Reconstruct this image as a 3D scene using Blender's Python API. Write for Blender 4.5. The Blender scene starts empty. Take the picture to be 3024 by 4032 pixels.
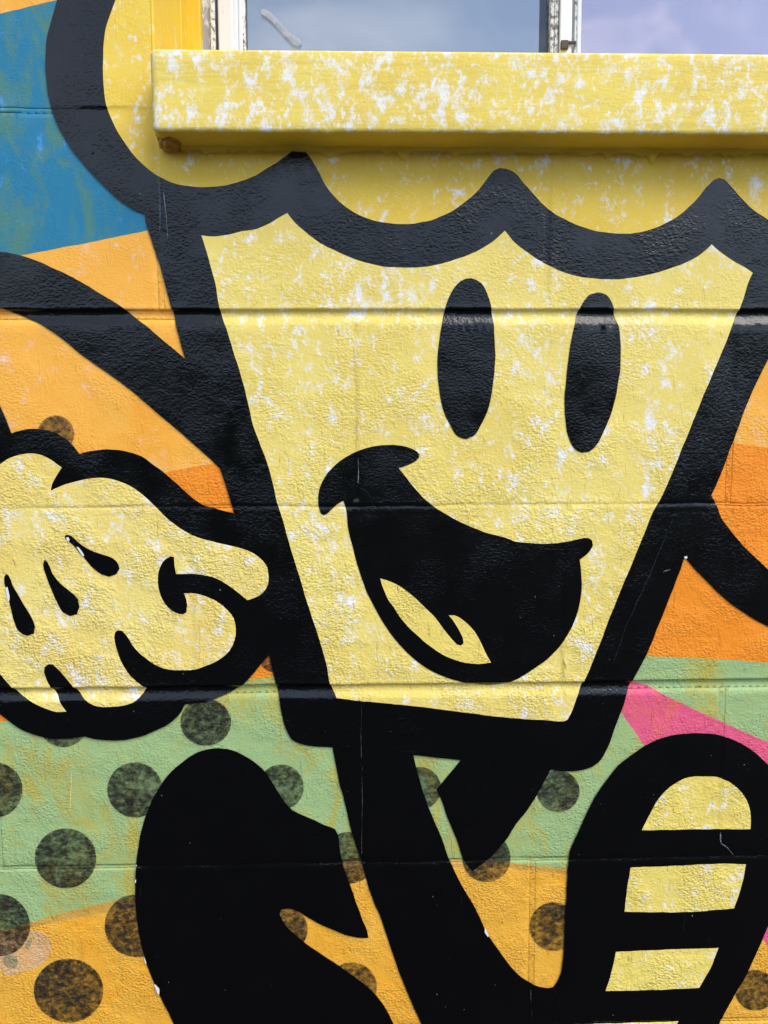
import bpy, bmesh, math, random
from math import radians, sin, cos, tan
from mathutils import Vector, Matrix, noise
from mathutils.geometry import delaunay_2d_cdt

random.seed(7)
scn = bpy.context.scene
col = scn.collection

# ------------------------------------------------------------------ camera
Z0 = 1.6256                                   # height of the mortar joint under the window (8 courses up)
CAM_D, PITCH, YAW, ROLL, CAM_Z = 0.83035, -0.09999, 0.02479, -0.00364, Z0 - 0.32983
FPX, PCX, PCY = 3027.0, 1512.0, 2016.0        # the photograph's focal length and centre in its own pixels
fwd = Vector((sin(YAW) * cos(PITCH), cos(YAW) * cos(PITCH), sin(PITCH)))
rgt = Vector((cos(YAW), -sin(YAW), 0.0))
upv = rgt.cross(fwd)
rr, uu = cos(ROLL) * rgt + sin(ROLL) * upv, -sin(ROLL) * rgt + cos(ROLL) * upv
CAM = Vector((0.0, -CAM_D, CAM_Z))
cd = bpy.data.cameras.new('camera')
cd.sensor_fit = 'VERTICAL'; cd.sensor_height = 36.0; cd.sensor_width = 27.0
cd.lens = FPX / 4032.0 * 36.0
cd.clip_start = 0.02; cd.clip_end = 3000
cam = bpy.data.objects.new('camera', cd); col.objects.link(cam)
M3 = Matrix((rr, uu, -fwd)).transposed()
cam.matrix_world = Matrix.Translation(CAM) @ M3.to_4x4()
scn.camera = cam

# ------------------------------------------------------------------ sky, sun, exposure
SUN_EL, SUN_AZ = radians(47), radians(40)    # azimuth measured from straight out of the wall, plus = towards its right end
world = bpy.data.worlds.new('World'); scn.world = world; world.use_nodes = True
wn, wl = world.node_tree.nodes, world.node_tree.links
wn.clear()
wout = wn.new('ShaderNodeOutputWorld'); bg = wn.new('ShaderNodeBackground')
sky = wn.new('ShaderNodeTexSky'); sky.sky_type = 'NISHITA'; sky.sun_disc = False
sky.sun_elevation = SUN_EL
sun_dir = Vector((sin(SUN_AZ) * cos(SUN_EL), -cos(SUN_AZ) * cos(SUN_EL), sin(SUN_EL)))   # towards the sun
sky.sun_rotation = math.atan2(sun_dir.x, sun_dir.y)
sky.air_density = 1.0; sky.dust_density = 0.4; sky.ozone_density = 2.5
tc = wn.new('ShaderNodeTexCoord')
mp = wn.new('ShaderNodeMapping'); mp.inputs['Scale'].default_value = (1.0, 1.6, 2.6)
mp.inputs['Rotation'].default_value = (0.3, 0.75, 0.2)
nz = wn.new('ShaderNodeTexNoise'); nz.inputs['Scale'].default_value = 4.5; nz.inputs['Detail'].default_value = 8
nz.inputs['Roughness'].default_value = 0.55; nz.inputs['Distortion'].default_value = 0.6
rp = wn.new('ShaderNodeValToRGB')
rp.color_ramp.elements[0].position = 0.46; rp.color_ramp.elements[0].color = (0.06, 0.06, 0.06, 1)
rp.color_ramp.elements[1].position = 0.74; rp.color_ramp.elements[1].color = (0.85, 0.85, 0.85, 1)
mx = wn.new('ShaderNodeMix'); mx.data_type = 'RGBA'
mx.inputs['B'].default_value = (11.5, 11.3, 11.4, 1)          # sunlit cloud, in the sky node's own units
wl.new(tc.outputs['Generated'], mp.inputs['Vector']); wl.new(mp.outputs['Vector'], nz.inputs['Vector'])
wl.new(nz.outputs['Fac'], rp.inputs['Fac']); wl.new(rp.outputs['Color'], mx.inputs['Factor'])
wl.new(sky.outputs['Color'], mx.inputs['A']); wl.new(mx.outputs['Result'], bg.inputs['Color'])
bg.inputs['Strength'].default_value = 0.15
wl.new(bg.outputs['Background'], wout.inputs['Surface'])
sl = bpy.data.lights.new('sun', 'SUN'); sl.energy = 1.45; sl.angle = radians(36); sl.color = (1.0, 0.94, 0.83)
so = bpy.data.objects.new('sun', sl); col.objects.link(so)
so.rotation_euler = sun_dir.to_track_quat('Z', 'Y').to_euler()
so.location = (0, -4, 5)
scn.view_settings.view_transform = 'Standard'; scn.view_settings.look = 'None'
scn.view_settings.exposure = 0.86; scn.view_settings.gamma = 1.0
scn.view_settings.use_curve_mapping = False

# ------------------------------------------------------------------ pixels -> points on a plane parallel to the wall
def back(u, v, Y=0.0):
    d = rr * ((u - PCX) / FPX) - uu * ((v - PCY) / FPX) + fwd
    return CAM + d * ((Y + CAM_D) / d.y)

TILES = dict(A=(0, 0), B=(1000, 0), C=(2024, 0), D=(0, 1000), E=(1000, 1000), F=(2024, 1000),
             G=(0, 2000), H=(1000, 2000), I=(2024, 2000), J=(0, 3000), K=(1000, 3000), L=(2024, 3000))
TS = 1.659

def parse(s):
    out, t = [], None
    for w in s.split():
        if w in TILES: t = TILES[w]; continue
        c = w.endswith('c'); x, y = w.rstrip('c').split(',')
        out.append((t[0] + float(x) / TS, t[1] + float(y) / TS, c))
    return out

def smooth(pts, closed=True, step=16.0):
    """centripetal spline through pixel points, kept sharp at those marked c"""
    n = len(pts); res = []
    for i in range(n):
        p1, p2 = pts[i], pts[(i + 1) % n]
        p0 = pts[(i - 1) % n] if not p1[2] else None
        p3 = pts[(i + 2) % n] if not p2[2] else None
        a = Vector(p1[:2]); b = Vector(p2[:2]); L = (b - a).length
        def tang(pm, pc, pn):
            d1, d2 = (pc - pm).length, (pn - pc).length
            return ((pc - pm) / max(d1, 1e-6) * d2 + (pn - pc) / max(d2, 1e-6) * d1) / max(d1 + d2, 1e-6)
        ta = tang(Vector(p0[:2]), a, b) if p0 else None
        tb = tang(a, b, Vector(p3[:2])) if p3 else None
        if ta is None and tb is None: ta = tb = (b - a) / max(L, 1e-6)
        elif ta is None: ta = ((b - a) / L * 1.5 - tb * 0.5)
        elif tb is None: tb = ((b - a) / L * 1.5 - ta * 0.5)
        k = max(1, int(L / step))
        for j in range(k):
            t = j / k; t2, t3 = t * t, t * t * t
            res.append(a * (2 * t3 - 3 * t2 + 1) + ta * L * (t3 - 2 * t2 + t) + b * (-2 * t3 + 3 * t2) + tb * L * (t3 - t2))
    return res

def outline(s, wob=0.0005):
    out = []
    for p in smooth(parse(s)):
        w = back(p.x, p.y)
        q = Vector((w.x * 70, w.z * 70, 0))
        out.append((w.x + wob * noise.noise(q), w.z + wob * noise.noise(q + Vector((9, 3, 1))) + wob * .5 * noise.noise(q * 4)))
    return out

def disc(t, cx, cy, rx, ry=None):
    ry = ry or rx; x0, y0 = TILES[t]; out = []
    for i in range(56):
        a = 2 * math.pi * i / 56
        k = 1 + 0.012 * noise.noise(Vector((cos(a) * 3 + cx * .01, sin(a) * 3, cy * .01)))
        w = back(x0 + (cx + rx * k * cos(a)) / TS, y0 + (cy + ry * k * sin(a)) / TS)
        out.append((w.x, w.z))
    return out

# ------------------------------------------------------------------ relief of the block wall
H, LB = 0.2032, 0.4064
ROW_OFF = {0: -0.2125, 1: -0.0090, 2: -0.1894, 3: -0.0056, 4: -0.2173}
def row_off(r): return ROW_OFF.get(r, -0.2125 if r % 2 == 0 else -0.0093)
# (height above the joint's middle, depth), the kind of joint for each course line
DEEP = [(.0080, 0), (.0062, -.0003), (.0050, .0007), (.0040, .0026), (.0018, .0038), (-.0015, .0037), (-.0050, .0024), (-.0085, .0007), (-.0115, 0)]
SHAL = [(.0050, 0), (.0022, -.0002), (.0010, .0008), (-.0002, .0009), (-.0020, .0001), (-.0060, -.0001), (-.0090, .0002), (-.0110, 0)]
ROUG = [(.0075, 0), (.0045, -.0002), (.0030, .0005), (.0008, .0008), (-.0020, .0007), (-.0065, .0004), (-.0120, 0)]
CRAK = [(.0040, 0), (.0016, .0004), (.0007, .0014), (-.0006, .0012), (-.0020, .0003), (-.0060, .0001), (-.0110, 0)]
KIND = {0: (ROUG, 2, 4), 1: (DEEP, 3, 6), 2: (SHAL, 2, 4), 3: (DEEP, 3, 6), 4: (CRAK, 1, 4), 5: (CRAK, 1, 4)}
def kind(k): return KIND.get(k, (SHAL, 2, 4) if k % 2 == 0 else (DEEP, 3, 6))
KMIN, KMAX = -4, 8
X0, X1 = -1.27, 1.36
ZTOP = Z0 + 4 * H
DX = 0.008
XS = [X0 + i * DX for i in range(int((X1 - X0) / DX) + 2)]
def jit(k, x):
    a = {0: 1.7, 2: 1.6, 4: 1.3}.get(k, 0.9) * 0.001
    b = 0.0008 if kind(k)[0] is ROUG else 0.0
    return a * noise.noise(Vector((x * 14, k * 7.3, 0))) + 0.0005 * noise.noise(Vector((x * 60, k * 3.1, 5))) + b * noise.noise(Vector((x * 170, 2, 5)))
VPROF = [(-.010, 0), (-.003, .0005), (.0005, .0007), (.003, -.0004), (.0052, -.0005), (.011, 0)]
def interp(prof, d):
    s = sorted(prof)
    if d <= s[0][0] or d >= s[-1][0]: return 0.0
    for (a, da), (b, db) in zip(s, s[1:]):
        if a <= d <= b: return da + (db - da) * (d - a) / (b - a)
    return 0.0
def depth(x, z):
    """depth of the painted surface behind the wall's plane"""
    kf = (Z0 - z) / H; k = round(kf)
    i = (x - X0) / DX; i0 = math.floor(i); f = i - i0
    xa = X0 + i0 * DX
    j = jit(k, xa) * (1 - f) + jit(k, xa + DX) * f
    d = interp(kind(k)[0], z - (Z0 - k * H) - j)
    if kind(k)[0] is not DEEP: d *= max(.1, .65 + .9 * noise.noise(Vector((x * 17, k * 5.0, 2))))
    r = math.floor(kf)                       # course r lies below joint r
    o = row_off(r); xv = (x - o) / LB; dxv = (xv - round(xv)) * LB
    d += interp(VPROF, dxv) * (0.6 + 0.8 * noise.noise(Vector((z * 20, round(xv), r)))) 
    d += 0.0007 * noise.noise(Vector((x * 11, z * 11, 3.0))) + 0.00035 * noise.noise(Vector((x * 34, z * 40, 8.0)))
    return d

def relief_lines(xa, xb, za, zb):
    """polylines along the joints that the meshes are cut by"""
    ls = []
    ia, ib = int((xa - X0) / DX) - 1, int((xb - X0) / DX) + 2
    xs = [X0 + i * DX for i in range(ia, ib + 1)]
    for k in range(KMIN - 1, KMAX + 2):
        zc = Z0 - k * H
        if zc < za - .012 or zc > zb + .012: continue
        for off, _ in kind(k)[0]:
            ls.append([(x, zc + off + jit(k, x)) for x in xs])
    for r in range(KMIN - 1, KMAX + 1):
        zt, zl = Z0 - r * H, Z0 - (r + 1) * H
        if zl > zb or zt < za: continue
        o = row_off(r)
        for n in range(-6, 7):
            xv = o + n * LB
            if xv < xa - .01 or xv > xb + .01: continue
            for off, _ in VPROF:
                ls.append([(xv + off, zl + .010 + t * (zt - zl - .019) / 16) for t in range(17)])
    return ls

def lattice(xa, xb, za, zb, s=0.0085):
    pts = []
    j0, j1 = math.floor(za / s), math.ceil(zb / s); i0, i1 = math.floor(xa / s), math.ceil(xb / s)
    for j in range(j0, j1 + 1):
        for i in range(i0, i1 + 1):
            x, z = (i + (.5 if j % 2 else 0)) * s, j * s
            if xa < x < xb and za < z < zb: pts.append((x, z))
    return pts

def cdt(polys, xa, xb, za, zb, lat=0.0085):
    """triangulate everything in the window; returns verts and (tri, set of polygons it lies in)"""
    vs, es, fs = [], [], []
    for p in polys:
        if sum(p[i - 1][0] * p[i][1] - p[i][0] * p[i - 1][1] for i in range(len(p))) < 0: p = p[::-1]
        b = len(vs); vs += p; fs.append(list(range(b, b + len(p))))
    for l in relief_lines(xa, xb, za, zb):
        l = [q for q in l if xa - .012 <= q[0] <= xb + .012 and za - .02 <= q[1] <= zb + .02]
        b = len(vs); vs += l; es += [(b + i, b + i + 1) for i in range(len(l) - 1)]
    vs += lattice(xa, xb, za, zb, lat)
    r = delaunay_2d_cdt([Vector(v) for v in vs], es, fs, 0, 1e-6, True)
    return r[0], [(f, set(o)) for f, o in zip(r[2], r[5])]

def mesh_from(name, vs, tris, mats, off, ids=None):
    used = {}; cv = []; cf = []
    for t in tris:
        f = []
        for i in t:
            if i not in used:
                used[i] = len(cv); x, z = vs[i]
                cv.append((x, depth(x, z) - off, z))
            f.append(used[i])
        cf.append(f)
    me = bpy.data.meshes.new(name); me.from_pydata(cv, [], cf)
    for m in mats: me.materials.append(m)
    if ids: me.polygons.foreach_set('material_index', ids)
    me.update()
    bm = bmesh.new(); bm.from_mesh(me)
    bmesh.ops.recalc_face_normals(bm, faces=bm.faces)
    s = sum(f.normal.y for f in bm.faces)
    if s > 0: bmesh.ops.reverse_faces(bm, faces=bm.faces)
    for f in bm.faces: f.smooth = True
    bm.to_mesh(me); bm.free()
    return me

def link(name, me, parent=None, label=None):
    o = bpy.data.objects.new(name, me); col.objects.link(o); o.parent = parent
    if label: o['label'] = label
    return o

# ------------------------------------------------------------------ materials
def new_mat(name):
    m = bpy.data.materials.new(name); m.use_nodes = True
    nt = m.node_tree
    for n in list(nt.nodes): nt.nodes.remove(n)
    return m, nt.nodes, nt.links
class NB:
    """small node builder working in the wall's own coordinates"""
    def __init__(s, name):
        s.m, s.n, s.l = new_mat(name)
        s.tc = s.n.new('ShaderNodeTexCoord'); s.cache = {}
    def vec(s, scale=(1, 1, 1), rot=0.0, shift=0.0):
        k = (scale, rot, shift)
        if k not in s.cache:
            mp = s.n.new('ShaderNodeMapping'); mp.inputs['Scale'].default_value = scale
            mp.inputs['Rotation'].default_value = (0, rot, 0); mp.inputs['Location'].default_value = (shift, shift * .37, shift * 1.3)
            s.l.new(s.tc.outputs['Object'], mp.inputs['Vector']); s.cache[k] = mp.outputs['Vector']
        return s.cache[k]
    def noise(s, scale, detail=4, rough=.55, dist=0.0, stretch=(1, 1, 1), rot=0.0, shift=0.0, kind='FBM'):
        t = s.n.new('ShaderNodeTexNoise'); t.noise_type = kind; t.normalize = True
        t.inputs['Scale'].default_value = scale; t.inputs['Detail'].default_value = detail
        t.inputs['Roughness'].default_value = rough; t.inputs['Distortion'].default_value = dist
        s.l.new(s.vec(stretch, rot, shift), t.inputs['Vector']); return t.outputs['Fac']
    def ramp(s, f, lo, hi, a=0.0, b=1.0):
        r = s.n.new('ShaderNodeMapRange'); r.interpolation_type = 'SMOOTHSTEP'
        for i, v in zip((1, 2, 3, 4), (lo, hi, a, b)): r.inputs[i].default_value = v
        s.l.new(f, r.inputs[0]); return r.outputs[0]
    def math(s, op, a, b):
        t = s.n.new('ShaderNodeMath'); t.operation = op
        for i, v in enumerate((a, b)):
            if isinstance(v, (int, float)): t.inputs[i].default_value = v
            else: s.l.new(v, t.inputs[i])
        return t.outputs[0]
    def mix(s, f, a, b):
        t = s.n.new('ShaderNodeMix'); t.data_type = 'RGBA'
        if isinstance(f, (int, float)): t.inputs['Factor'].default_value = f
        else: s.l.new(f, t.inputs['Factor'])
        for k, v in (('A', a), ('B', b)):
            if isinstance(v, tuple): t.inputs[k].default_value = (*v, 1)
            else: s.l.new(v, t.inputs[k])
        return t.outputs['Result']
    def peel(s, amount=1.0, upright=0.5, lowest=1.0):
        """roller texture of the paint: pebbly, partly drawn out sideways and downwards"""
        a = s.noise(310, 3, .5, 0.0, (1, 1, 1.35))
        b = s.noise(190, 3, .55, 0.2, (1.8, 1, .7), shift=4.0)
        r = s.noise(20, 3, .5, 0.0, shift=2.0)
        sx = s.n.new('ShaderNodeSeparateXYZ'); s.l.new(s.tc.outputs['Object'], sx.inputs[0])
        low = s.ramp(sx.outputs[2], Z0 - .55, Z0 - .12, lowest, .45)        # the lower courses were rolled on thicker
        h = s.math('ADD', a, s.math('MULTIPLY', s.math('MULTIPLY', b, low), upright * 1.5))
        h = s.math('MULTIPLY', s.math('MULTIPLY', h, low), s.ramp(r, .34, .66, .28, 1.15))
        d = s.ramp(s.noise(75, 4, .6, .5, (2.2, 1, .55), .12, 11.0), .60, .76)        # drips and ridges left by the roller
        h = s.math('ADD', h, s.math('MULTIPLY', s.math('MULTIPLY', d, low), upright * .9))
        bp = s.n.new('ShaderNodeBump'); bp.inputs['Strength'].default_value = 1.0
        bp.inputs['Distance'].default_value = .0019 * amount
        s.l.new(h, bp.inputs['Height']); return bp.outputs['Normal']
    def out(s, color, rough=.5, spec=.5, normal=None, metallic=0.0):
        p = s.n.new('ShaderNodeBsdfPrincipled'); o = s.n.new('ShaderNodeOutputMaterial')
        if isinstance(color, tuple): p.inputs['Base Color'].default_value = (*color, 1)
        else: s.l.new(color, p.inputs['Base Color'])
        if isinstance(rough, float): p.inputs['Roughness'].default_value = rough
        else: s.l.new(rough, p.inputs['Roughness'])
        p.inputs['Specular IOR Level'].default_value = spec; p.inputs['Metallic'].default_value = metallic
        if normal is not None: s.l.new(normal, p.inputs['Normal'])
        s.p = p; s.l.new(p.outputs[0], o.inputs['Surface']); s.o = o
        return s.m

def sponge(b, base, color, amount, scale=30.0, shift=0.0, soft=.07, veil=.5):
    """white dabs of a sponge: ragged islands with a thin veil round them"""
    n = b.noise(scale, 10, .74, .25, (1.15, 1, .85), .6, shift)
    n2 = b.noise(scale * 2.3, 8, .68, .2, (1, 1, .7), -.5, shift + 7)
    g = b.noise(scale * .30, 3, .55, 0, shift=shift + 3)
    k = b.math('MULTIPLY', b.math('SUBTRACT', g, .5), .16)
    n = b.math('ADD', b.math('MAXIMUM', n, b.math('SUBTRACT', n2, .045)), k)
    f1 = b.ramp(n, amount + .005, amount + .005 + soft * .5); f0 = b.ramp(n, amount - .055, amount + .01, 0, veil)
    return b.mix(b.math('MAXIMUM', f1, f0), base, color)

def paint_yellow(name, amount=.635, peel=1.0, base=(.85, .67, .18), base2=(.80, .61, .145), shift=0.0, scale=30.0, splash=True, brush=False):
    b = NB(name)
    c = b.mix(b.ramp(b.noise(9, 4, .55, shift=shift + 1), .35, .68), base, base2)
    c = b.mix(b.ramp(b.noise(120, 3, .6, .5, (1, 1, .7), shift=2), .5, .75, 0, .35), c, (.83, .67, .20))
    if splash: c = sponge(b, c, (.84, .81, .765), amount, scale, shift)
    nrm = b.peel(peel)
    if brush:
        bp = b.n.new('ShaderNodeBump'); bp.inputs['Distance'].default_value = .0006
        b.l.new(b.noise(110, 5, .6, .3, (.16, 1, 1.2), 0.0, 5), bp.inputs['Height']); b.l.new(nrm, bp.inputs['Normal']); nrm = bp.outputs['Normal']
    return b.out(c, .5, .18, nrm)

M = {}
M['frosting'] = paint_yellow('frosting_yellow', .60, .55, (.87, .60, .085), (.82, .54, .065), 5.0, 62)
M['face'] = paint_yellow('face_yellow', .585, 1.05, shift=1.0, scale=66)
M['palm'] = paint_yellow('glove_yellow', .592, 1.25, (.85, .675, .20), (.83, .61, .155), 8.0, 44)
M['stripe'] = paint_yellow('stripe_yellow', .60, 1.2, (.85, .67, .16), (.80, .61, .13), 11.0, 52)
M['tongue'] = paint_yellow('tongue_yellow', .675, 1.2, (.85, .66, .16), (.80, .60, .13), 13.0, 34)
M['sill'] = paint_yellow('sill_yellow', .555, .40, (.85, .645, .125), (.80, .58, .10), 15.0, 70, brush=True)
M['under'] = paint_yellow('plain_yellow', 1, .4, (.90, .66, .075), (.86, .60, .06), 3.0, splash=False)
M['reveal'] = paint_yellow('reveal_yellow', .615, .15, (.82, .56, .045), (.76, .50, .04), 19.0, 20)

def paint_black():
    b = NB('gloss_black')
    f = b.ramp(b.noise(190, 2, .5, shift=6), .785, .81)
    sc = b.noise(16, 4, .6, .2, (14, 1, .8), .5, 3.0)
    c = b.mix(f, (.0005, .0005, .0009), (.30, .28, .24))
    c = b.mix(b.ramp(sc, .72, .80, 0, .10), c, (.10, .10, .10))
    r = b.ramp(b.noise(24, 4, .6, shift=7), .3, .7, .13, .22)
    return b.out(c, r, .42, b.peel(.85, .25, .40))
M['black'] = paint_black()
def paint_mottle(name, a, c2, c3, dab=None, amount=.66, peel=1.0, s=12.0, shift=0.0, lo=.50, hi=.62):
    b = NB(name)
    c = b.mix(b.ramp(b.noise(s, 8, .68, .5, (1.2, 1, .6), .2, shift), lo, hi, 0, .85), a, c2)
    c = b.mix(b.ramp(b.noise(s * 3.5, 6, .65, .4, (1, 1, .6), shift=shift + 5), .54, .72, 0, .6), c, c3)
    if dab: c = sponge(b, c, dab, amount, 30, shift + 2, .08, .3)
    return b.out(c, .48, .25, b.peel(peel))
M['blue'] = paint_mottle('blue_paint', (.020, .19, .32), (.085, .22, .16), (.020, .22, .36), (.07, .31, .66), .625, .5, 27, 1, .44, .62)
M['apricot'] = paint_mottle('apricot_paint', (.92, .43, .058), (.92, .385, .038), (.92, .475, .09), (.86, .57, .46), .600, .75, 10, 2)
M['orange'] = paint_mottle('orange_paint', (.90, .275, .018), (.89, .25, .014), (.90, .34, .035), None, 1, 1.0, 9, 3)
M['green'] = paint_mottle('green_paint', (.34, .475, .20), (.48, .39, .06), (.44, .47, .13), None, 1, .8, 15, 4, .48, .66)
M['band'] = paint_mottle('ochre_paint', (.60, .33, .06), (.66, .35, .05), (.66, .40, .09), None, 1, 1.2, 14, 5)
M['amber'] = paint_mottle('amber_paint', (.84, .42, .048), (.85, .39, .032), (.85, .47, .075), None, 1, 1.1, 9, 6)
M['pink'] = paint_mottle('pink_paint', (.78, .11, .205), (.80, .15, .13), (.76, .11, .24), None, 1, 1.0, 13, 7)

def dot_mat():
    b = NB('sponged_black')
    n = b.noise(150, 8, .78, .4, (.9, 1, 1.25), .5)
    g = b.noise(30, 3, .5, shift=4)
    f = b.ramp(b.math('ADD', n, b.math('MULTIPLY', b.math('SUBTRACT', g, .5), .35)), .34, .66, .95, .30)
    m = b.out((.022, .019, .014), .45, .3, b.peel(1.1))
    tr = b.n.new('ShaderNodeBsdfTransparent'); ms = b.n.new('ShaderNodeMixShader')
    b.l.new(f, ms.inputs[0]); b.l.new(tr.outputs[0], ms.inputs[1]); b.l.new(b.p.outputs[0], ms.inputs[2])
    b.l.new(ms.outputs[0], b.o.inputs['Surface']); return m
M['dot'] = dot_mat()
def smear_mat(name, c, a):
    b = NB(name); m = b.out(c, .5, .3, b.peel(1.3))
    tr = b.n.new('ShaderNodeBsdfTransparent'); ms = b.n.new('ShaderNodeMixShader')
    b.l.new(b.ramp(b.noise(60, 5, .6), .3, .7, max(0, a - .2), a + .1), ms.inputs[0])
    b.l.new(tr.outputs[0], ms.inputs[1]); b.l.new(b.p.outputs[0], ms.inputs[2])
    b.l.new(ms.outputs[0], b.o.inputs['Surface']); return m
M['smear'] = smear_mat('pale_smear', (.84, .58, .31), .58)
M['smear_grey'] = smear_mat('grey_green_smear', (.32, .33, .20), .6)
M['chip'] = NB('white_chip').out((.78, .78, .80), .5, .3)

def metal(name, base, dirt, amount, rough=.5, metallic=0.0, scale=90.0, stretch=(1, 1, .35)):
    b = NB(name)
    d = b.ramp(b.noise(scale, 7, .7, .3, stretch), amount, amount + .10)
    c = b.mix(d, base, dirt)
    bp = b.n.new('ShaderNodeBump'); bp.inputs['Distance'].default_value = .0006; bp.inputs['Strength'].default_value = .6
    b.l.new(d, bp.inputs['Height'])
    return b.out(c, rough, .5, bp.outputs['Normal'], metallic)
M['alu_grey'] = metal('weathered_aluminium', (.36, .38, .42), (.70, .71, .74), .52, .4, .3)
M['alu_white'] = metal('chalky_white_aluminium', (.78, .78, .82), (.42, .41, .42), .60, .5, 0, 120)
M['alu_clean'] = metal('white_enamel', (.86, .87, .88), (.55, .55, .56), .72, .4, 0, 60)
M['bead_dirty'] = metal('dirty_glazing_bead', (.80, .81, .84), (.16, .15, .13), .48, .6, 0, 220, (1, 1, .7))
M['vinyl'] = metal('white_vinyl', (.74, .77, .86), (.66, .68, .74), .6, .35)
M['groove'] = metal('grey_seal', (.17, .19, .21), (.26, .27, .29), .55, .6)
M['wood'] = metal('brown_board', (.085, .055, .040), (.06, .05, .045), .5, .7, 0, 20, (3, 1, .2))
def film_mat(name, c, rough):
    b = NB(name)
    k = b.mix(b.ramp(b.noise(26, 5, .6, shift=2), .35, .75, 0, .35), c, tuple(min(1, v * 1.12) for v in c))
    sp = b.ramp(b.noise(240, 2, .5, shift=9), .79, .82)
    k = b.mix(sp, k, (.12, .13, .15))
    bp = b.n.new('ShaderNodeBump'); bp.inputs['Distance'].default_value = .002; bp.inputs['Strength'].default_value = .25
    b.l.new(b.noise(7, 2, .5), bp.inputs['Height'])
    return b.out(k, rough, .5, bp.outputs['Normal'], .62)
M['film_blue'] = film_mat('grey_blue_window_film', (.42, .41, .435), .16)
M['film_violet'] = film_mat('lavender_window_film', (.64, .49, .55), .05)
def glass_mat():
    m, n, l = new_mat('clear_glass')
    p = n.new('ShaderNodeBsdfGlossy'); p.inputs['Roughness'].default_value = .01
    t = n.new('ShaderNodeBsdfTransparent'); t.inputs['Color'].default_value = (.94, .96, .96, 1)
    fr = n.new('ShaderNodeFresnel'); fr.inputs['IOR'].default_value = 1.52
    ms = n.new('ShaderNodeMixShader'); o = n.new('ShaderNodeOutputMaterial')
    l.new(fr.outputs[0], ms.inputs[0]); l.new(t.outputs[0], ms.inputs[1]); l.new(p.outputs[0], ms.inputs[2])
    l.new(ms.outputs[0], o.inputs['Surface']); return m
M['glass'] = glass_mat()
def asphalt():
    b = NB('asphalt')
    c = b.mix(b.noise(140, 5, .7), (.018, .018, .019), (.048, .047, .045))
    c = b.mix(b.ramp(b.noise(.8, 4, .6), .4, .7, 0, .5), c, (.034, .033, .031))
    bp = b.n.new('ShaderNodeBump'); bp.inputs['Distance'].default_value = .004
    b.l.new(b.noise(160, 4, .6), bp.inputs['Height'])
    return b.out(c, .85, .3, bp.outputs['Normal'])
M['asphalt'] = asphalt()
M['caulk'] = paint_yellow('caulk_yellow', 1, .5, (.62, .36, .04), (.46, .22, .03), 2.0, splash=False)
M['rust'] = paint_yellow('brown_caulk', 1, .9, (.66, .38, .045), (.42, .19, .03), 2.5, splash=False)

# ------------------------------------------------------------------ ground
gm = bpy.data.meshes.new('asphalt_ground')
gm.from_pydata([(-900, -900, 0), (900, -900, 0), (900, 900, 0), (-900, 900, 0)], [], [(0, 1, 2, 3)]); gm.materials.append(M['asphalt'])
g = link('asphalt_ground', gm); g['kind'] = 'structure'; g['label'] = 'dark asphalt ground in front of the painted wall'

# unseen dark bank added opposite the wall: gives the gloss paint dark eye-level reflections
def bank():
    vs, fs, nx, ny = [], [], 110, 12
    for i in range(nx + 1):
        x = -90 + 180 * i / nx
        for j in range(ny + 1):
            t = j / ny; hgt = 4.6 + 1.4 * noise.noise(Vector((x * .11, 0, 1))) + .8 * noise.noise(Vector((x * .45, 3, 1)))
            vs.append((x, -15 - 9 * t - .02 * abs(x), -.05 + hgt * (sin(min(1, t * 1.25) * math.pi / 2) ** .7) + .35 * noise.noise(Vector((x * .9, t * 9, 0))) * (t > .05)))
    for i in range(nx):
        for j in range(ny):
            b = i * (ny + 1) + j; fs.append((b, b + ny + 1, b + ny + 2, b + 1))
    me = bpy.data.meshes.new('unseen_dark_bank'); me.from_pydata(vs, [], fs)
    b = NB('dark_foliage'); me.materials.append(b.out(b.mix(b.noise(2.2, 6, .7), (.012, .022, .008), (.055, .075, .022)), .8, .2))
    o = link('unseen_dark_bank', me); o['kind'] = 'structure'; o['label'] = 'unseen dark wooded bank added opposite the painted wall'
bank()

# ------------------------------------------------------------------ the wall: blocks, mortar
wall = bpy.data.objects.new('block_wall', None); col.objects.link(wall)
wall['label'] = 'concrete block wall covered with a mural of a smiling cartoon cupcake'; wall['category'] = 'wall'; wall['kind'] = 'thing'

OPL, OPR, OPB, OPT = -0.2125, 0.7300, Z0 + 0.004, Z0 + 3 * H - .006    # window opening
OPEN = [(OPL, OPB), (OPR, OPB), (OPR, OPT), (OPL, OPT)]

def px(pts): return [(lambda w: (w.x, w.z))(back(u, v)) for u, v in pts]
def P(s): return outline(s)
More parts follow.
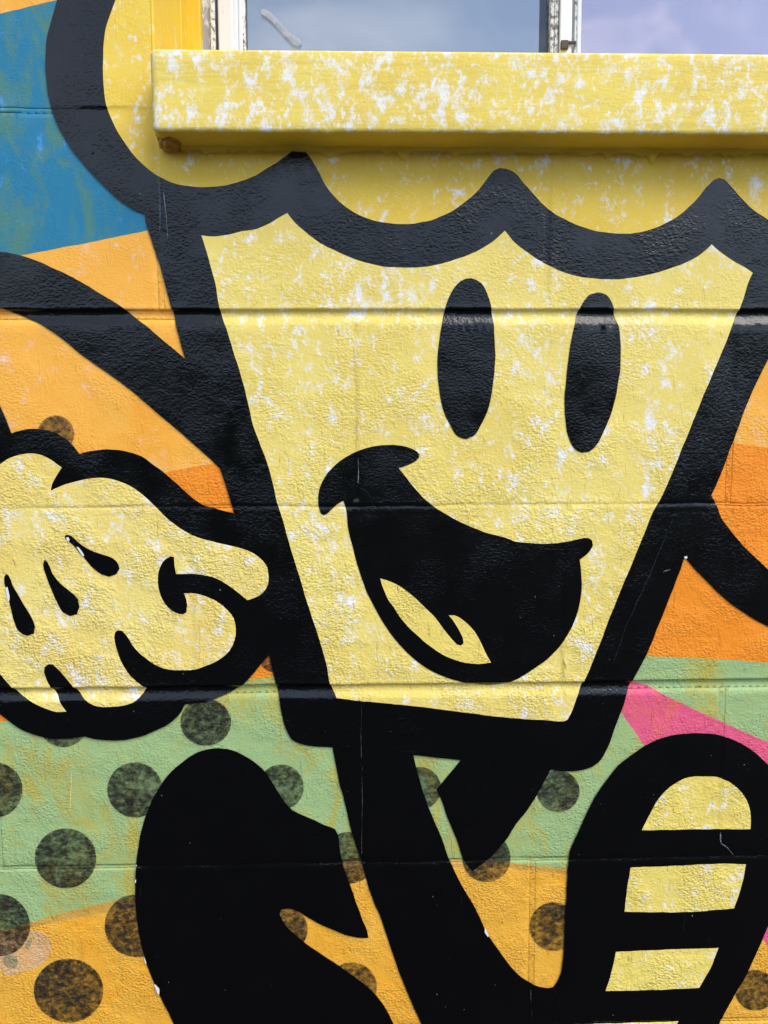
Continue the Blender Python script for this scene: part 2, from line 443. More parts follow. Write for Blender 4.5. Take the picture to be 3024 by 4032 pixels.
# areas of background colour, later ones on top
BG = [
 ('apricot', [(X0 - .1, -0.2), (X1 + .1, -0.2), (X1 + .1, ZTOP + .2), (X0 - .1, ZTOP + .2)]),
 ('blue', P('A -4500,1090c -1500,420c 0,88c 160,52 380,-2 700,-60 1400,-150c A 1400,1420c 970,1503c 600,1580 190,1659 0,1695c -1500,2100c -4500,2900c')),
 ('orange', P('D -6000,2800c -2500,1850c 0,1650c 600,1540 1090,1424 1400,1370 1460,1362c E 600,1200c F 300,1150c 1440,1236c 1659,1266 2600,1420c 6000,1900c F 6000,3400c D -6000,5000c')),
 ('green', P('G -6000,2900c -2500,1900c 0,1398c 800,1270 1640,1119 H 130,1100 1000,1000c I 300,950c 855,971c 1200,980 1659,1012 2700,1130c 6000,1500c I 6000,5000c J -6000,4500c')),
 ('band', P('J -6000,2880c -2500,1850c 0,1114c 200,1050 500,965 880,882 K 0,800 590,661 700,646c 1280,640c 1659,655 L 0,661 350,692c 1300,800c 2700,930c 6000,1300c L 6000,1480c 2700,1100c 350,740c L 0,700c K 1280,690c 590,740c J 880,945c 690,985 500,1020 200,1085c 0,1150c -2500,1950c -6000,2980c')),
 ('amber', P('J -6000,2960c -2500,1930c 0,1148c 200,1085 500,1022 690,985 880,945c K 590,720c 1280,690c 1659,690 L 0,696 350,735c 2700,1080c 6000,1460c L 6000,9000c J -6000,9000c')),
 ('pink', P('I 690,1318c 755,1140c 880,1165 940,1198 1340,1390 1659,1532c 4200,2690c L 4200,5270c L 1659,1205c L 1610,1138c I 850,1552c')),
]
BGM = [M[n] for n, _ in BG]

def clip_rects(xa, xb, za, zb):
    """the block's face less the window opening"""
    if xb <= OPL or xa >= OPR or zb <= OPB + .05 or za >= OPT: return [(xa, xb, za, zb)]
    out = []
    if xa < OPL - .02: out.append((xa, OPL, za, zb))
    if xb > OPR + .02: out.append((OPR, xb, za, zb))
    if zb > OPT + .02: out.append((max(xa, OPL), min(xb, OPR), max(za, OPT), zb))
    return out

def bg_piece(name, poly, back_y, lat=.0085):
    xs = [p[0] for p in poly]; zs = [p[1] for p in poly]
    xa, xb, za, zb = min(xs), max(xs), min(zs), max(zs)
    vs, tr = cdt([poly] + [p for _, p in BG], xa, xb, za, zb, lat)
    keep, ids = [], []
    for f, o in tr:
        if 0 in o:
            keep.append(f); ids.append(max([i for i in o if i > 0] + [1]) - 1)
    if not keep: return None
    me = mesh_from(name, vs, keep, BGM, 0.0, ids)
    bm = bmesh.new(); bm.from_mesh(me)                       # give it its body: edges drawn back into the wall
    be = [e for e in bm.edges if e.is_boundary]
    r = bmesh.ops.extrude_edge_only(bm, edges=be)
    nv = [v for v in r['geom'] if isinstance(v, bmesh.types.BMVert)]
    for v in nv: v.co.y = back_y
    for f in r['geom']:
        if isinstance(f, bmesh.types.BMFace): f.smooth = False
    bmesh.ops.recalc_face_normals(bm, faces=bm.faces)
    bm.to_mesh(me); bm.free()
    return link(name, me, wall)

def edge_line(k, which, xa, xb):
    prof, a, b = kind(k); off = prof[a if which == 'above' else b][0]
    xs = [xa] + [x for x in XS if xa + .001 < x < xb - .001] + [xb]
    def jj(x):
        i = (x - X0) / DX; i0 = math.floor(i); f = i - i0; q = X0 + i0 * DX
        return jit(k, q) * (1 - f) + jit(k, q + DX) * f
    return [(x, Z0 - k * H + off + jj(x)) for x in xs]

for r in range(KMIN, KMAX):
    o = row_off(r); top, bot = Z0 - r * H, Z0 - (r + 1) * H
    heads = sorted(x for x in (o + n * LB for n in range(-6, 7)) if X0 < x < X1)
    cuts = [X0] + heads + [X1]
    for a, b in zip(cuts, cuts[1:]):
        xa, xb = a + (.003 if a > X0 else 0), b - (.003 if b < X1 else 0)
        if xb - xa < .03: continue
        for (ca, cb, cza, czb) in clip_rects(xa, xb, bot, top):
            if cb - ca < .02: continue
            lo = edge_line(r + 1, 'above', ca, cb) if cza == bot else [(ca, cza), (cb, cza)]
            hi = edge_line(r, 'below', ca, cb) if czb == top else [(ca, czb), (cb, czb)]
            bg_piece('concrete_block', lo + hi[::-1], .19)
    for x in heads:                                           # upright joints
        if OPL - .004 < x < OPR + .004 and top > OPB + .05 and bot < OPT: continue
        lo = edge_line(r + 1, 'above', x - .003, x + .003); hi = edge_line(r, 'below', x - .003, x + .003)
        bg_piece('mortar_joint', lo + hi[::-1], .03, .004)
for k in range(KMIN + 1, KMAX):                               # level joints
    z = Z0 - k * H
    spans = [(X0, X1)] if not (OPB + .05 < z < OPT) else [(X0, OPL), (OPR, X1)]
    for xa, xb in spans:
        bg_piece('mortar_joint', edge_line(k, 'below', xa, xb) + edge_line(k, 'above', xa, xb)[::-1], .03)

# ------------------------------------------------------------------ the mural's figure: coats of paint on the blocks
def coat(name, poly, mat, layer, parent, label=None):
    xs = [p[0] for p in poly]; zs = [p[1] for p in poly]
    xa, xb, za, zb = max(min(xs), X0), min(max(xs), X1), max(min(zs), .01), min(max(zs), ZTOP)
    vs, tr = cdt([poly, OPEN, [(X0, .01), (X1, .01), (X1, ZTOP), (X0, ZTOP)]], xa, xb, za, zb)
    keep = [f for f, o in tr if 0 in o and 1 not in o and 2 in o]
    return link(name, mesh_from(name, vs, keep, [mat], .00030 + .00028 * layer), parent, label)

HEAD = ('A 520,-420c 420,-130 380,0 345,120 315,230 302,350 302,470 315,590 340,710 385,830 440,930 520,1040 610,1140 700,1235 800,1320 900,1380 945,1398c '
        '965,1490 1020,1655 D 1050,90 1095,260 1140,420 1175,560 1215,692 1330,1050 1440,1400 1518,1645c H 60,790 100,960 130,1090 165,1240 180,1330 210,1440 250,1510 300,1535 400,1555 515,1560c '
        'H 1040,1612c 1350,1645c L 235,47c 450,48 515,25 550,0 I 610,1560 650,1450 700,1320 750,1170 855,970 960,720 1030,540 1110,325c F 1285,1575c 1330,1480 1410,1270 1510,1000 1600,800 1659,680 1760,380c '
        'C 2050,1930 2400,1800 2700,1620c 2950,1780 3300,1880 3700,1880 4200,1680 4600,1150 4800,600 4750,0 4620,-420c')
FROST = ('A 900,-420c 820,-130 760,0 725,100 695,190 682,300 678,420 682,560 700,700 740,800 800,910 880,1020 960,1100 1040,1155 1120,1195 1250,1222 1390,1225 1520,1205 1659,1155 '
         'B 70,1115 150,1065 230,1010 275,978 300,970 330,990 385,1060 420,1120 460,1200 520,1280 600,1355 690,1410 800,1448 920,1466 1020,1466 1130,1448 1250,1405 1370,1330 1470,1240 1530,1160 1570,1115 1605,1102 1640,1105 '
         'C 0,1130 60,1200 130,1280 220,1370 330,1440 450,1490 560,1518 680,1530 790,1525 920,1490 1030,1440 1120,1370 1210,1280 1270,1205 1300,1178 1330,1167 1370,1180 1400,1210 1460,1280 1550,1370 1659,1445 1850,1530 2050,1545 2300,1460 2520,1300 2650,1205 2730,1195 2900,1330 3200,1480 3600,1500 4000,1350 4300,1050 4420,600 4380,0 4250,-420c')
FACE = ('A 1320,1540c 1400,1548 1500,1535 1580,1515 B 0,1505 80,1475 160,1430 218,1393c 270,1460 340,1520 430,1590 530,1640 E 700,50 830,82 980,92 1130,85 1280,50 1420,0 B 1530,1600 1637,1510c '
        'C 0,1585 F 95,0 180,55 280,105 400,145 540,165 680,168 820,150 960,115 1100,65 1220,0 C 1285,1600c F 1355,0 1420,45 1490,85 1552,125c 1520,200 1490,300 1415,485 1370,600 1285,800 1200,1000 1120,1200 1040,1400 960,1580 '
        'I 915,0 840,180 740,420 650,640 560,870 480,1070 435,1170 405,1240 380,1310 352,1370 345,1380 325,1388 300,1388 200,1382 0,1370 H 1400,1335 1000,1285 690,1255 540,1237c 500,1150 470,1000 420,830 360,650 300,450 240,260 190,80 '
        'E 160,1645 100,1400 0,1130 D 1600,880 1540,680 1490,520 1455,420 1430,330 1410,200 1360,20')
EYE1 = 'E 1415,162 1480,190 1520,260 1545,340 1560,430 1568,540 1573,680 1560,850 1530,1000 1480,1120 1430,1190 1385,1210 1330,1190 1280,1120 1230,1000 1203,850 1198,700 1210,560 1230,440 1260,320 1300,230 1350,180'
EYE2 = 'F 540,253 600,270 635,320 655,395 678,480 690,580 690,720 670,880 640,1010 590,1140 540,1240 490,1290 440,1298 390,1270 350,1190 330,1070 326,950 340,780 360,620 385,490 415,385 450,310 490,268'
MOUTH = ('E 1080,1310 1076,1332 1030,1365 945,1398c 1000,1470 1060,1545 1150,1630 H 1290,60 1400,115 1520,160 1659,200 I 0,217 100,225 220,230 330,220 420,200 480,193 505,210 510,245 490,280 440,325 425,335c '
         '435,420 438,520 425,620 390,740 330,850 250,950 150,1030 50,1095 0,1120 H 1560,1155 1430,1145 1280,1110 1150,1055 1050,985 950,890 860,770 790,650 730,530 690,410 650,270 615,130 600,0 '
         'E 583,1610c 545,1630 515,1659 H 480,35 455,45 437,30 E 422,1640 420,1580 430,1530 460,1460 510,1400 580,1340 660,1295 760,1262 880,1247 960,1252 1035,1272')
TONGUE = ('H 825,458c 870,470 930,495 1010,550 1100,630 1180,710 1240,790 1290,850 1325,888 1350,893 1367,875 1360,840 1330,780 1295,725 1270,697c 1310,698 1360,725 1420,780 1460,835 1500,920 1545,1003c '
          '1460,1012 1380,1005 1280,975 1180,920 1080,840 990,755 920,660 870,580 840,510')
ARML = ('D 1215,690c 1140,625 1050,550 950,465 860,395 780,335 680,275 560,200 450,140 320,80 200,30 80,-2 -100,-20 -350,60 -560,300 -600,650 -450,1000 -200,1300 0,1290 78,1172c 0,985 -150,760 -200,560 -120,400 0,355 80,380 170,417 250,450 320,490 '
        '420,565 550,670 650,740 780,830 900,925 1020,1030 1150,1140 1280,1255 1400,1360 1440,1400c 1600,1500c 1500,1000c')
ARMR = ('F 1285,1575c 1322,1640 I 1350,60 1400,130 1470,220 1560,310 1659,400 1950,560 2300,500c 2350,800c 1950,890 1659,775 1550,715 1450,650 1350,570 1250,470 1170,390 1113,315c 1000,200c F 1200,1500c')
GLOVE = ('D 78,1172c 150,1150 230,1142 310,1150 390,1180 450,1220 490,1260 522,1305c 600,1285 700,1276 800,1282 900,1310 1000,1370 1090,1440 1180,1520 1270,1600 1340,1645 G 1400,0 1525,33c H 120,300c 160,900c 95,960c 45,1020 0,1075 '
         'G 1600,1140 1520,1195 1430,1235 1350,1260 1240,1275c 1210,1280 1190,1320 1150,1370 1060,1430 960,1475 850,1505 740,1515 640,1507 550,1488c 420,1503 330,1500 220,1475 120,1430 40,1370 -30,1310 -200,1150 -300,700 -300,0 D -250,1500 -100,1330 0,1230')
PALM = ('D -100,1450 0,1378 60,1340 130,1312 210,1303 280,1315 340,1345 410,1395c 380,1440 345,1500 338,1543c 420,1510 520,1480 620,1463 720,1468 800,1490 880,1530 960,1590 1025,1655 G 1090,60 1180,130 1280,185 1400,220 1530,250 1600,270 1659,295 '
        'H 60,345 90,390 98,440 92,500 60,550 0,585 G 1620,598c 1570,560 1500,505 1420,460 1330,435 1240,427 1155,430c 1145,370 1140,318c 1115,313 1080,335 1050,385 1035,450 1045,540 1080,620 1140,675 1200,692 1222,680 1226,630 1205,555c '
        '1280,555 1350,575 1430,615 1490,665 1530,720 1543,790 1535,860 1500,930 1430,990 1340,1030 1280,1050 1180,1055 1080,1045 1000,1010 930,955 870,890 830,830 800,800 770,795 755,815 755,870 780,960 820,1040 870,1105 920,1150 955,1175c '
        '935,1210 890,1255 810,1285 720,1295 620,1285 560,1250 520,1205 480,1160 430,1100 380,1045 350,1017 320,1015 298,1035 293,1070 310,1120 340,1170 380,1225 400,1270 440,1325c 370,1325 290,1300 200,1255 110,1195 60,1140 0,1070 -80,940 -180,700 -200,200')
DROPS = ['G 430,178 450,172 520,225 600,275 680,303 740,325 780,365 788,395 765,430 720,445 670,430 600,375 550,315 490,250',
         'G 295,338 315,350 345,420 400,490 470,545 515,590 525,640 510,690 465,703 420,680 380,610 340,520 305,430 288,365',
         'G 45,427 62,437 90,500 130,570 170,640 215,710 238,770 230,815 185,828 130,800 95,720 70,620 45,520 35,450']
LEG1 = ('H 515,1560c K 533,0 555,120 590,250 640,460 700,640 760,850 830,1020 890,1200 960,1400 1030,1570 1070,1659 1200,1950c L 300,1950c 500,1300c 318,1290c 305,1370 280,1430 255,1465 220,1472 170,1465 110,1440 60,1410 0,1360 '
        'K 1659,1310 1600,1230 1520,1110 1460,980 1380,840 1310,710 1270,620 1220,480 1160,340 1100,180 1060,30 H 1040,1612c 1000,1500c 600,1500c')
LEG2 = 'H 1350,1645c K 1270,80 1195,175c 1220,235 1270,380 1330,520 1370,640 1425,710c 1480,675 1540,625 1600,560 1659,490 L 0,420 80,320 150,210 205,110 237,45c 150,-60c H 1450,1560c'
SHOE1 = ('G 1190,1659 1260,1610 1350,1575 1430,1567 1520,1580 1600,1615 K 0,-8 55,40 100,95 150,180 200,255 250,310 320,345 400,380 480,415 532,437 548,470 560,560 585,680 625,790 670,920 710,1030 738,1095 750,1145c '
         '690,1145 600,1125 500,1085 420,1050 350,1010 280,970 220,953 180,962 167,990 185,1030 220,1080 280,1130 350,1190 450,1255 560,1330 680,1415 790,1510 850,1590 890,1659 940,1850 700,2050 J 1500,2050 1220,1850 1115,1659 1060,1550 1000,1420 945,1270 910,1120 890,950 883,800 893,660 910,520 950,360 1010,220 1090,95')
SHOE2 = ('I 700,1659 780,1600 870,1540 960,1500 1060,1477 1160,1468 1260,1470 1370,1490 1460,1525 1550,1580 1620,1640 L 1740,120 1800,400 1760,750 1659,1060 1620,1150 1560,1290 1490,1430 1440,1510 1380,1620 1200,1900 800,2050 300,2000 250,1700 300,1400c '
         '320,1250 328,1050 340,850 350,680 365,570 410,470 470,330 540,200 620,90')
STRIPES = ['L 830,438c 880,340 940,235 1000,170 1070,120 1140,93 1230,87 1320,95 1400,125 1460,170 1510,240 1535,310 1542,370 1540,432c 1200,434',
           'L 757,682c 1130,668 1340,658 1508,662c 1490,760 1430,948c 1250,965 1000,975 718,972c 735,830',
           'L 518,1706c 800,1697 1068,1686c 1000,1800 930,1920c 450,1930c',
           'L 660,1233c 1000,1218 1328,1206c 1290,1310 1205,1467c 900,1480 593,1487c 630,1370']
BK = M['black']
DOTS = [('J', -32, 180, 180), ('J', 883, 180, 180), ('J', 430, 627, 201, 195), ('J', -5, 1065, 203), ('J', 890, 1067, 204), ('J', 450, 1490, 227, 208),
        ('G', 1345, 1398, 165, 153), ('G', 415, 1397, 165, 162), ('D', 367, 1175, 120), ('H', 140, 960, 112), ('K', 178, 162, 148), ('K', 1084, 170, 138), ('L', 288, 189, 139, 136),
        ('K', 620, 624, 170), ('K', 1518, 624, 158), ('K', 200, 1092, 151), ('K', 640, 1470, 163), ('L', 259, 1072, 159), ('L', 1575, 1488, 132)]
coat('paint_smear', outline('J 120,1120 200,1098 280,1115 330,1155 342,1205 320,1265 260,1330 180,1360 110,1385 60,1398 0,1365 -120,1330 -100,1150'), M['smear'], 0, wall, 'pale beige smear beside a sponged dot')
for s in ('J 160,1215 175,1165 210,1150 205,1190 185,1220', 'J 20,1280 60,1255 110,1265 120,1310 100,1345 55,1345'):
    coat('paint_smear', outline(s), M['smear_grey'], 1, wall, 'small grey green smear')
for d in DOTS: coat('polka_dot', disc(*d), M['dot'], 2, wall)
coat('painted_arm', outline(ARML), BK, 3, wall, 'black noodle arm reaching to the glove')
coat('painted_arm', outline(ARMR), BK, 3, wall, 'black noodle arm on the orange ground')
coat('painted_leg', outline(LEG1), BK, 4, wall, 'long black leg curving into the striped shoe')
coat('painted_leg', outline(LEG2), BK, 3, wall, 'short black leg stub under the cup')
coat('painted_shoe', outline(SHOE1), BK, 4, wall, 'solid black shoe')
shoe = coat('painted_shoe', outline(SHOE2), BK, 5, wall, 'black shoe with yellow stripes')
for s in STRIPES: coat('painted_stripe', outline(s), M['stripe'], 7, shoe)
head = coat('painted_cupcake_outline', outline(HEAD), BK, 5, wall, 'thick black outline of the cupcake')
coat('painted_frosting', outline(FROST), M['frosting'], 7, head)
coat('painted_cup_face', outline(FACE), M['face'], 7, head)
coat('painted_eye', outline(EYE1), BK, 9, head); coat('painted_eye', outline(EYE2), BK, 9, head)
coat('painted_mouth', outline(MOUTH), BK, 9, head)
coat('painted_tongue', outline(TONGUE), M['tongue'], 11, head)
glove = coat('painted_glove_outline', outline(GLOVE), BK, 6, wall, 'thick black outline of the glove')
coat('painted_palm', outline(PALM), M['palm'], 8, glove)
for s in DROPS: coat('painted_knuckle_stroke', outline(s), BK, 10, glove)
CHIPS = ['G 440,190 455,188 462,205 455,218 443,205', 'G 505,250 522,256 545,285 558,310 548,312 528,285', 'G 45,515 58,512 66,545 70,600 62,612 52,560',
         'J 893,660 901,663 898,675 892,672', 'J 888,755 895,760 893,780 887,776', 'J 1012,1440 1022,1442 1046,1500 1038,1506 1024,1475', 'K 1505,1072 1512,1078 1532,1125 1524,1130', 'J 946,1265 952,1270 962,1300 956,1306',
         'I 1100,316 1118,310 1124,322 1112,330']
for s in CHIPS: coat('paint_chip', outline(s, 0), M['chip'], 12, wall)

def streak(s, w, a, c=(.45, .46, .48), mat=None, name='paint_scuff'):
    pts = [Vector(p[:2]) for p in parse(s)]; L, R = [], []
    dense = []
    for p, q in zip(pts, pts[1:]):
        n = max(2, int((q - p).length / 14)); dense += [p.lerp(q, i / n) for i in range(n)]
    dense.append(pts[-1])
    for i, p in enumerate(dense):
        d = (dense[min(i + 1, len(dense) - 1)] - dense[max(i - 1, 0)]).normalized(); nrm = Vector((-d.y, d.x))
        ww = w * (.35 + .9 * abs(noise.noise(Vector((p.x * .02, p.y * .02, w))))) * (1 if 0 < i < len(dense) - 1 else .2)
        jx = 2.0 * noise.noise(Vector((p.x * .015, p.y * .03, 4)))
        L.append(p + nrm * (ww + jx)); R.append(p - nrm * (ww - jx))
    poly = [(lambda v: (v.x, v.z))(back(q.x, q.y)) for q in L + R[::-1]]
    k = 'scuff%.2f' % a
    if mat is None and k not in M: M[k] = smear_mat('grey_scuff', c, a)
    coat(name, poly, mat or M[k], 12 if mat is None else 13, wall)
streak('A 1040,1165 1052,1300 1050,1520', 5, .28, (.12, .17, .26))
streak('A 1075,1260 1090,1400 1102,1565', 2.5, .42)
streak('E 680,1330 684,1400 680,1500', 2.2, .42); streak('E 690,1525 740,1555 770,1600', 2.0, .28, (.12, .17, .26))
streak('C 190,1360 192,1500 190,1655', 2.0, .28); streak('H 703,1260 700,1450 702,1655', 1.4, .14); streak('K 706,10 708,300 704,600', 1.4, .14)
streak('L 1338,448 1342,520 1385,550 1410,580 1430,606', 2.6, .42); streak('L 105,1475 112,1655', 2.0, .14); pass
streak('F 1420,690 1360,830 1270,1080 1190,1330', 1.2, .28); streak('I 1035,50 880,430 720,780 640,1010', 1.2, .28)
streak('J 1060,205 1066,212', 3, .42); streak('I 965,415 985,405 1015,400', 3, .42)
for s_, m_ in (('E 660,600 672,760 678,900 676,1060 674,1280', 'tongue'), ('I 305,880 318,980 330,1095', 'tongue'), ('J 478,50 470,180 466,315', 'tongue'),
               ('L 92,640 98,740 118,795', 'amber'), ('L 112,1290 108,1430', 'amber'), ('G 1300,300 1304,420', 'palm'), ('G 1312,700 1316,1000', 'palm'), ('J 555,1130 548,1300', 'amber')):
    streak(s_, 2.6, 1.0, mat=M[m_], name='paint_drip')
def nail_hole():  # raised black disc stands in for the dark inside a nail hole
    bm = bmesh.new(); c = back(365, 601); bmesh.ops.create_cone(bm, cap_ends=True, segments=14, radius1=.0019, radius2=.0016, depth=.002, matrix=Matrix.Translation((c.x, depth(c.x, c.z) - .0022, c.z)) @ Matrix.Rotation(radians(90), 4, 'X'))
    me = bpy.data.meshes.new('nail_hole_disc'); bm.to_mesh(me); bm.free(); me.materials.append(M['black']); link('nail_hole_disc', me, wall)
nail_hole()

# ------------------------------------------------------------------ the window
win = bpy.data.objects.new('window', None); col.objects.link(win)
win.location = (0, 0, 0)
win['label'] = 'weathered white aluminium window with thick yellow sill set in the painted wall'; win['category'] = 'window'; win['kind'] = 'thing'
def ux(u, Y, v=100): return back(u, v, Y).x
def box(name, xa, xb, ya, yb, za, zb, mat, parent, bev=.0012, label=None):
    bm = bmesh.new()
    bmesh.ops.create_cube(bm, size=1)
    for v in bm.verts: v.co = Vector(((xa + xb) / 2 + v.co.x * (xb - xa), (ya + yb) / 2 + v.co.y * (yb - ya), (za + zb) / 2 + v.co.z * (zb - za)))
    bev = min(bev, .4 * min(xb - xa, yb - ya, zb - za))
    if bev > 0: bmesh.ops.bevel(bm, geom=bm.edges[:], offset=bev, segments=2, affect='EDGES', profile=.5)
    me = bpy.data.meshes.new(name); bm.to_mesh(me); bm.free(); me.materials.append(mat)
    return link(name, me, parent, label)

SILL_B, SILL_T, SILL_P = Z0 - .0353, Z0 + .0407, .0455
SX0, SX1 = ux(594, -SILL_P, 360), OPR + .010
def make_sill():
    # profile of the slab (y, z), swept along x in many slices so that its faces can be uneven
    prof = []
    def arc(cy, cz, r, a0, a1, n=4):
        for i in range(n + 1):
            a = radians(a0 + (a1 - a0) * i / n); prof.append((cy + r * cos(a), cz + r * sin(a), 0))
    yb = .168
    prof.append((yb, SILL_B, 0))
    for i in range(1, 8): prof.append((-.0 + .0 - (SILL_P - .004) * i / 8, SILL_B, 0))
    arc(-SILL_P + .0042, SILL_B + .0042, .0042, 270, 180)
    for i in range(1, 9): prof.append((-SILL_P, SILL_B + .0042 + (SILL_T - SILL_B - .0072) * i / 9, 1))
    arc(-SILL_P + .003, SILL_T - .003, .003, 180, 90)
    for i in range(1, 5): prof.append((-SILL_P + .003 + (yb + SILL_P) * i / 5, SILL_T + .006 * i / 5, 0))
    prof.append((yb, SILL_T + .008, 0))
    nx = 230; vs, fs, ids = [], [], []
    n = len(prof)
    for i in range(nx + 1):
        t = i / nx; x = SX0 + (SX1 - SX0) * t
        e = min(x - SX0, SX1 - x); sh = .0032 * max(0, 1 - e / .004) ** 2
        for (y, z, _) in prof:
            cz = (SILL_B + SILL_T) / 2
            w = .0005 * noise.noise(Vector((x * 20, z * 60, y * 60))) + .00035 * noise.noise(Vector((x * 90, z * 90, y * 90 + 4)))
            lump = .0012 * max(0, noise.noise(Vector((x * 45, 3, 1)))) if z < SILL_B + .002 else 0
            yy = y + w + (sh if y < -.03 else 0)
            zz = z + w * .6 - lump * (1 if y < -.03 else .3) + (sh if z < cz else -sh) * .8
            vs.append((x, yy, zz))
    for i in range(nx):
        for j in range(n - 1):
            fs.append((i * n + j, (i + 1) * n + j, (i + 1) * n + j + 1, i * n + j + 1)); ids.append(0 if 9 <= j < 26 else 1)
    fs.append(tuple(range(n))); ids.append(0); fs.append(tuple(reversed(range(nx * n, nx * n + n)))); ids.append(0)
    me = bpy.data.meshes.new('window_sill'); me.from_pydata(vs, [], fs)
    me.materials.append(M['sill']); me.materials.append(M['under']); me.polygons.foreach_set('material_index', ids)
    bm = bmesh.new(); bm.from_mesh(me); bmesh.ops.recalc_face_normals(bm, faces=bm.faces)
    for f in bm.faces: f.smooth = len(f.verts) == 4
    bm.to_mesh(me); bm.free(); me.update()
    return link('window_sill', me, win, 'thick yellow sill dabbed with white')
sill = make_sill()
def bead():
    """ragged bead of filler where the sill's underside meets the wall, with small drips"""
    nx, m = 420, 7; vs, fs = [], []
    rnd = random.Random(3); drips = [(rnd.uniform(SX0 + .03, SX1), rnd.uniform(.0015, .0055), rnd.uniform(.002, .006)) for _ in range(44)]
    drips += [(back(u, 590).x, h, w) for u, h, w in ((2300, .0045, .010), (2385, .005, .003), (2552, .004, .004), (1310, .004, .012), (2620, .003, .004))]
    for i in range(nx + 1):
        x = SX0 + .012 + (SX1 - SX0 - .014) * i / nx
        r = .0045 + .0016 * noise.noise(Vector((x * 30, 0, 2))) + .0008 * noise.noise(Vector((x * 130, 4, 2)))
        dr = sum(h * math.exp(-((x - c) / w) ** 2) for c, h, w in drips)
        for j in range(m + 1):
            a = radians(90 * j / m)
            vs.append((x, -.0005 - (r * 1.5) * cos(a), SILL_B + .001 - (r + dr) * sin(a) * (1 if j else 0)))
    for i in range(nx):
        for j in range(m):
            b = i * (m + 1) + j; fs.append((b, b + m + 1, b + m + 2, b + 1))
    me = bpy.data.meshes.new('filler_bead'); me.from_pydata(vs, [], fs); me.materials.append(M['under'])
    for p in me.polygons: p.use_smooth = True
    link('filler_bead', me, sill)
bead()
def lump():
    bm = bmesh.new(); bmesh.ops.create_icosphere(bm, subdivisions=4, radius=1)
    c = back(668, 556, -.012)
    for v in bm.verts:
        p = v.co.copy(); k = 1 + .22 * noise.noise(p * 1.5) + .20 * noise.noise(p * 3.3 + Vector((3, 1, 2))) + .08 * noise.noise(p * 8)
        v.co = Vector((c.x + .001 + p.x * .0125 * k, -.012 + p.y * .020 * k, c.z + .0022 + p.z * .0112 * k))
    for f in bm.faces: f.smooth = True
    me = bpy.data.meshes.new('filler_lump'); bm.to_mesh(me); bm.free(); me.materials.append(M['rust'])
    link('filler_lump', me, sill, 'lump of brownish filler at the end of the sill')
lump()

YR = .165                                                      # how far back the frame stands
ZB, ZT = SILL_T - .004, OPT
# painted reveals lining the opening
box('reveal', OPL - .0015, OPL + .0022, -.0028, YR + .03, ZB, ZT, M['reveal'], win, .0025)
xs = OPL + .0012
box('reveal_strip', xs - .004, xs + .0022, .118, .123, ZB, ZT, M['reveal'], win, .001)
box('reveal', OPR - .0012, OPR + .008, .0030, YR + .03, ZB, ZT, M['reveal'], win, .0012)
box('reveal', OPL + .001, OPR - .001, .0040, YR + .03, ZT - .006, ZT + .004, M['reveal'], win, .0012)
Y1 = YR
def strip(name, u0, u1, Y, th, mat, parent, bev=.001, label=None):
    return box(name, ux(u0, Y), ux(u1, Y), Y, Y + th, ZB - .002, ZT - .008, mat, parent, bev, label)
strip('stop_bead', 700, 789, YR - .010, .03, M['reveal'], win, .0015)
frame = strip('frame', 780, 846, YR + .004, .05, M['alu_grey'], win, .001, 'grey weathered aluminium frame channel')
strip('dirty_edge', 828, 846, YR - .001, .006, M['bead_dirty'], frame, .001)
strip('seal', 846, 860, YR + .010, .03, M['groove'], frame, .0005)
st = strip('sash_stile', 858, 917, YR, .03, M['alu_white'], win, .002)
strip('glazing_strip', 917, 937, YR + .003, .02, M['vinyl'], st, .0015)
strip('glazing_strip', 937.5, 954, YR + .004, .02, M['vinyl'], st, .0015)
strip('glazing_bead', 954, 966, YR + .006, .02, M['bead_dirty'], st, .001)
YG = YR + .012
mull = strip('mullion', 2206, 2253, YR - .004, .03, M['alu_clean'], win, .0015, 'clean white aluminium mullion')
strip('dirty_edge', 2168, 2183, YR + .002, .025, M['bead_dirty'], mull, .002)
strip('dirty_edge', 2184, 2200, YR, .025, M['bead_dirty'], mull, .002)
strip('seal', 2199, 2207, YR + .003, .025, M['groove'], mull, .0005)
strip('seal', 2252, 2264, YR + .002, .025, M['groove'], mull, .0005)
strip('glazing_bead', 2263, 2274, YR + .001, .02, M['bead_dirty'], mull, .001)
strip('glazing_strip', 2273, 2290, YR - .001, .02, M['vinyl'], mull, .0015)
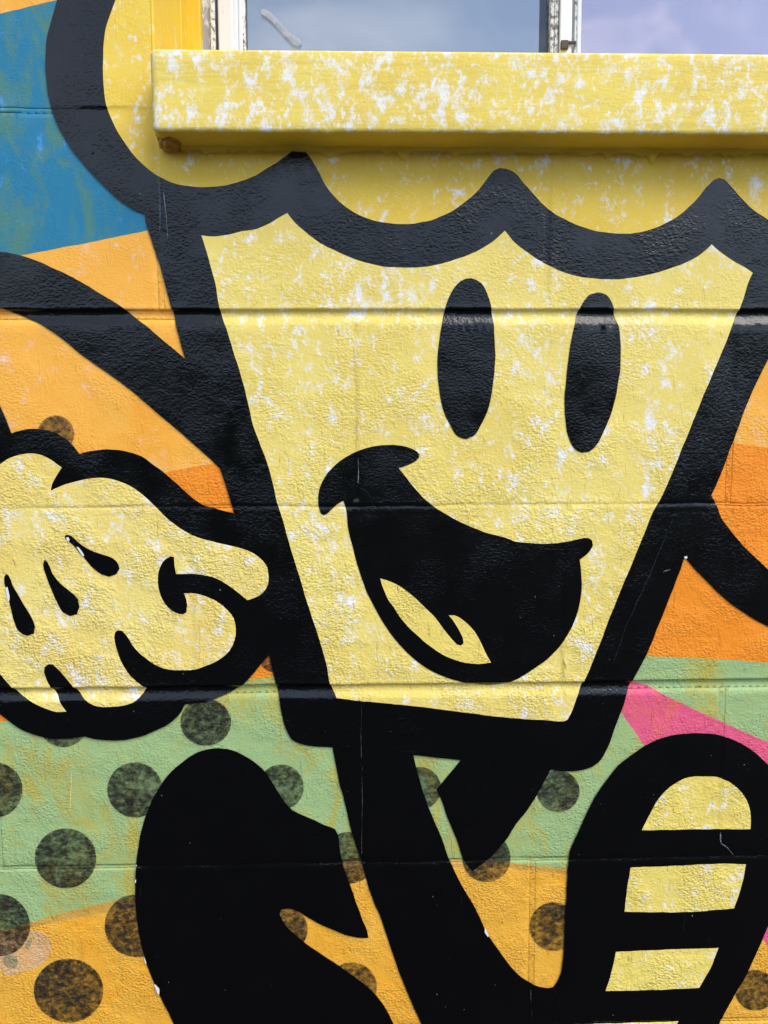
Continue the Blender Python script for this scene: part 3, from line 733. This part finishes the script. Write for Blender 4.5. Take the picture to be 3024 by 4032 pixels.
# small torn latch stub at the mullion's foot
lx, lz = ux(2222, YR - .004), back(2222, 178, YR - .004).z
ls = box('latch_stub', lx - .0045, lx + .0045, YR - .009, YR - .004, lz - .006, lz + .004, M['wood'], mull, .0008)
box('latch_stub', lx + .003, lx + .014, YR - .008, YR - .0045, lz + .0005, lz + .0035, M['wood'], mull, .0008)
XE = OPR - .0013
box('frame', XE - .035, XE, YR + .004, YR + .05, ZB - .002, ZT - .008, M['alu_grey'], win)
box('sash_stile', XE - .058, XE - .036, YR, YR + .03, ZB - .002, ZT - .008, M['alu_white'], win)
box('frame', ux(787, YR), XE, YR + .005, YR + .045, ZT - .035, ZT - .0075, M['alu_grey'], win)
box('sash_rail', ux(860, YR), XE - .037, YR - .001, YR + .03, SILL_T + .001, SILL_T + .010, M['alu_white'], win)
# panes, the film stuck to them, the board behind
def pane(u0, x1, Y, z0, z1, film, fu1, label):
    x0 = ux(u0, Y)
    p = box('pane', x0, x1, Y, Y + .004, z0, z1, M['glass'], win, 0)
    box('window_film', x0 + .001, fu1, Y + .0046, Y + .0052, z0 + .001, z1 - .001, film, p, 0, label)
pane(962, ux(2172, YG), YG, ZB, ZT - .036, M['film_blue'], ux(2126, YG), 'grey blue film on the glass, stopping short of the mullion')
YV = YR + .006
pane(2289, XE - .057, YV, ZB, ZT - .036, M['film_violet'], XE - .058, 'lavender film on the glass')
box('backing_board', OPL + .03, OPR - .03, YR + .055, YR + .065, ZB - .03, ZT + .01, M['wood'], win, 0, 'dark brown board behind the glass')

def film_scuff():
    Y = YG - .0006
    pts = smooth(parse('B 40,55 70,48 110,75 180,150 260,225 315,262 310,300 280,308 230,270 150,185 80,115 35,90'))
    for mat, k, dy, nm in ((M['scuff_rim'], 1.0, 0, 'glass_scuff'), (M['scuff_fill'], .80, -.0003, 'glass_scuff')):
        c = sum((Vector((p.x, p.y)) for p in pts), Vector((0, 0))) / len(pts)
        ax = Vector((.70, .714)); vs = []
        for p in pts:
            d = Vector((p.x, p.y)) - c; al = d.dot(ax); ac = d - ax * al
            q = c + ax * al * (1 - (1 - k) * .25) + ac * k
            w = back(q.x, q.y, Y + dy); vs.append((w.x, Y + dy, w.z))
        me = bpy.data.meshes.new(nm); me.from_pydata(vs, [], [tuple(range(len(vs)))]); me.materials.append(mat); link(nm, me, win)
M['scuff_rim'] = smear_mat('dried_smear_rim', (.26, .24, .26), .16)
M['scuff_fill'] = smear_mat('dried_smear', (.66, .70, .80), .34)
film_scuff()
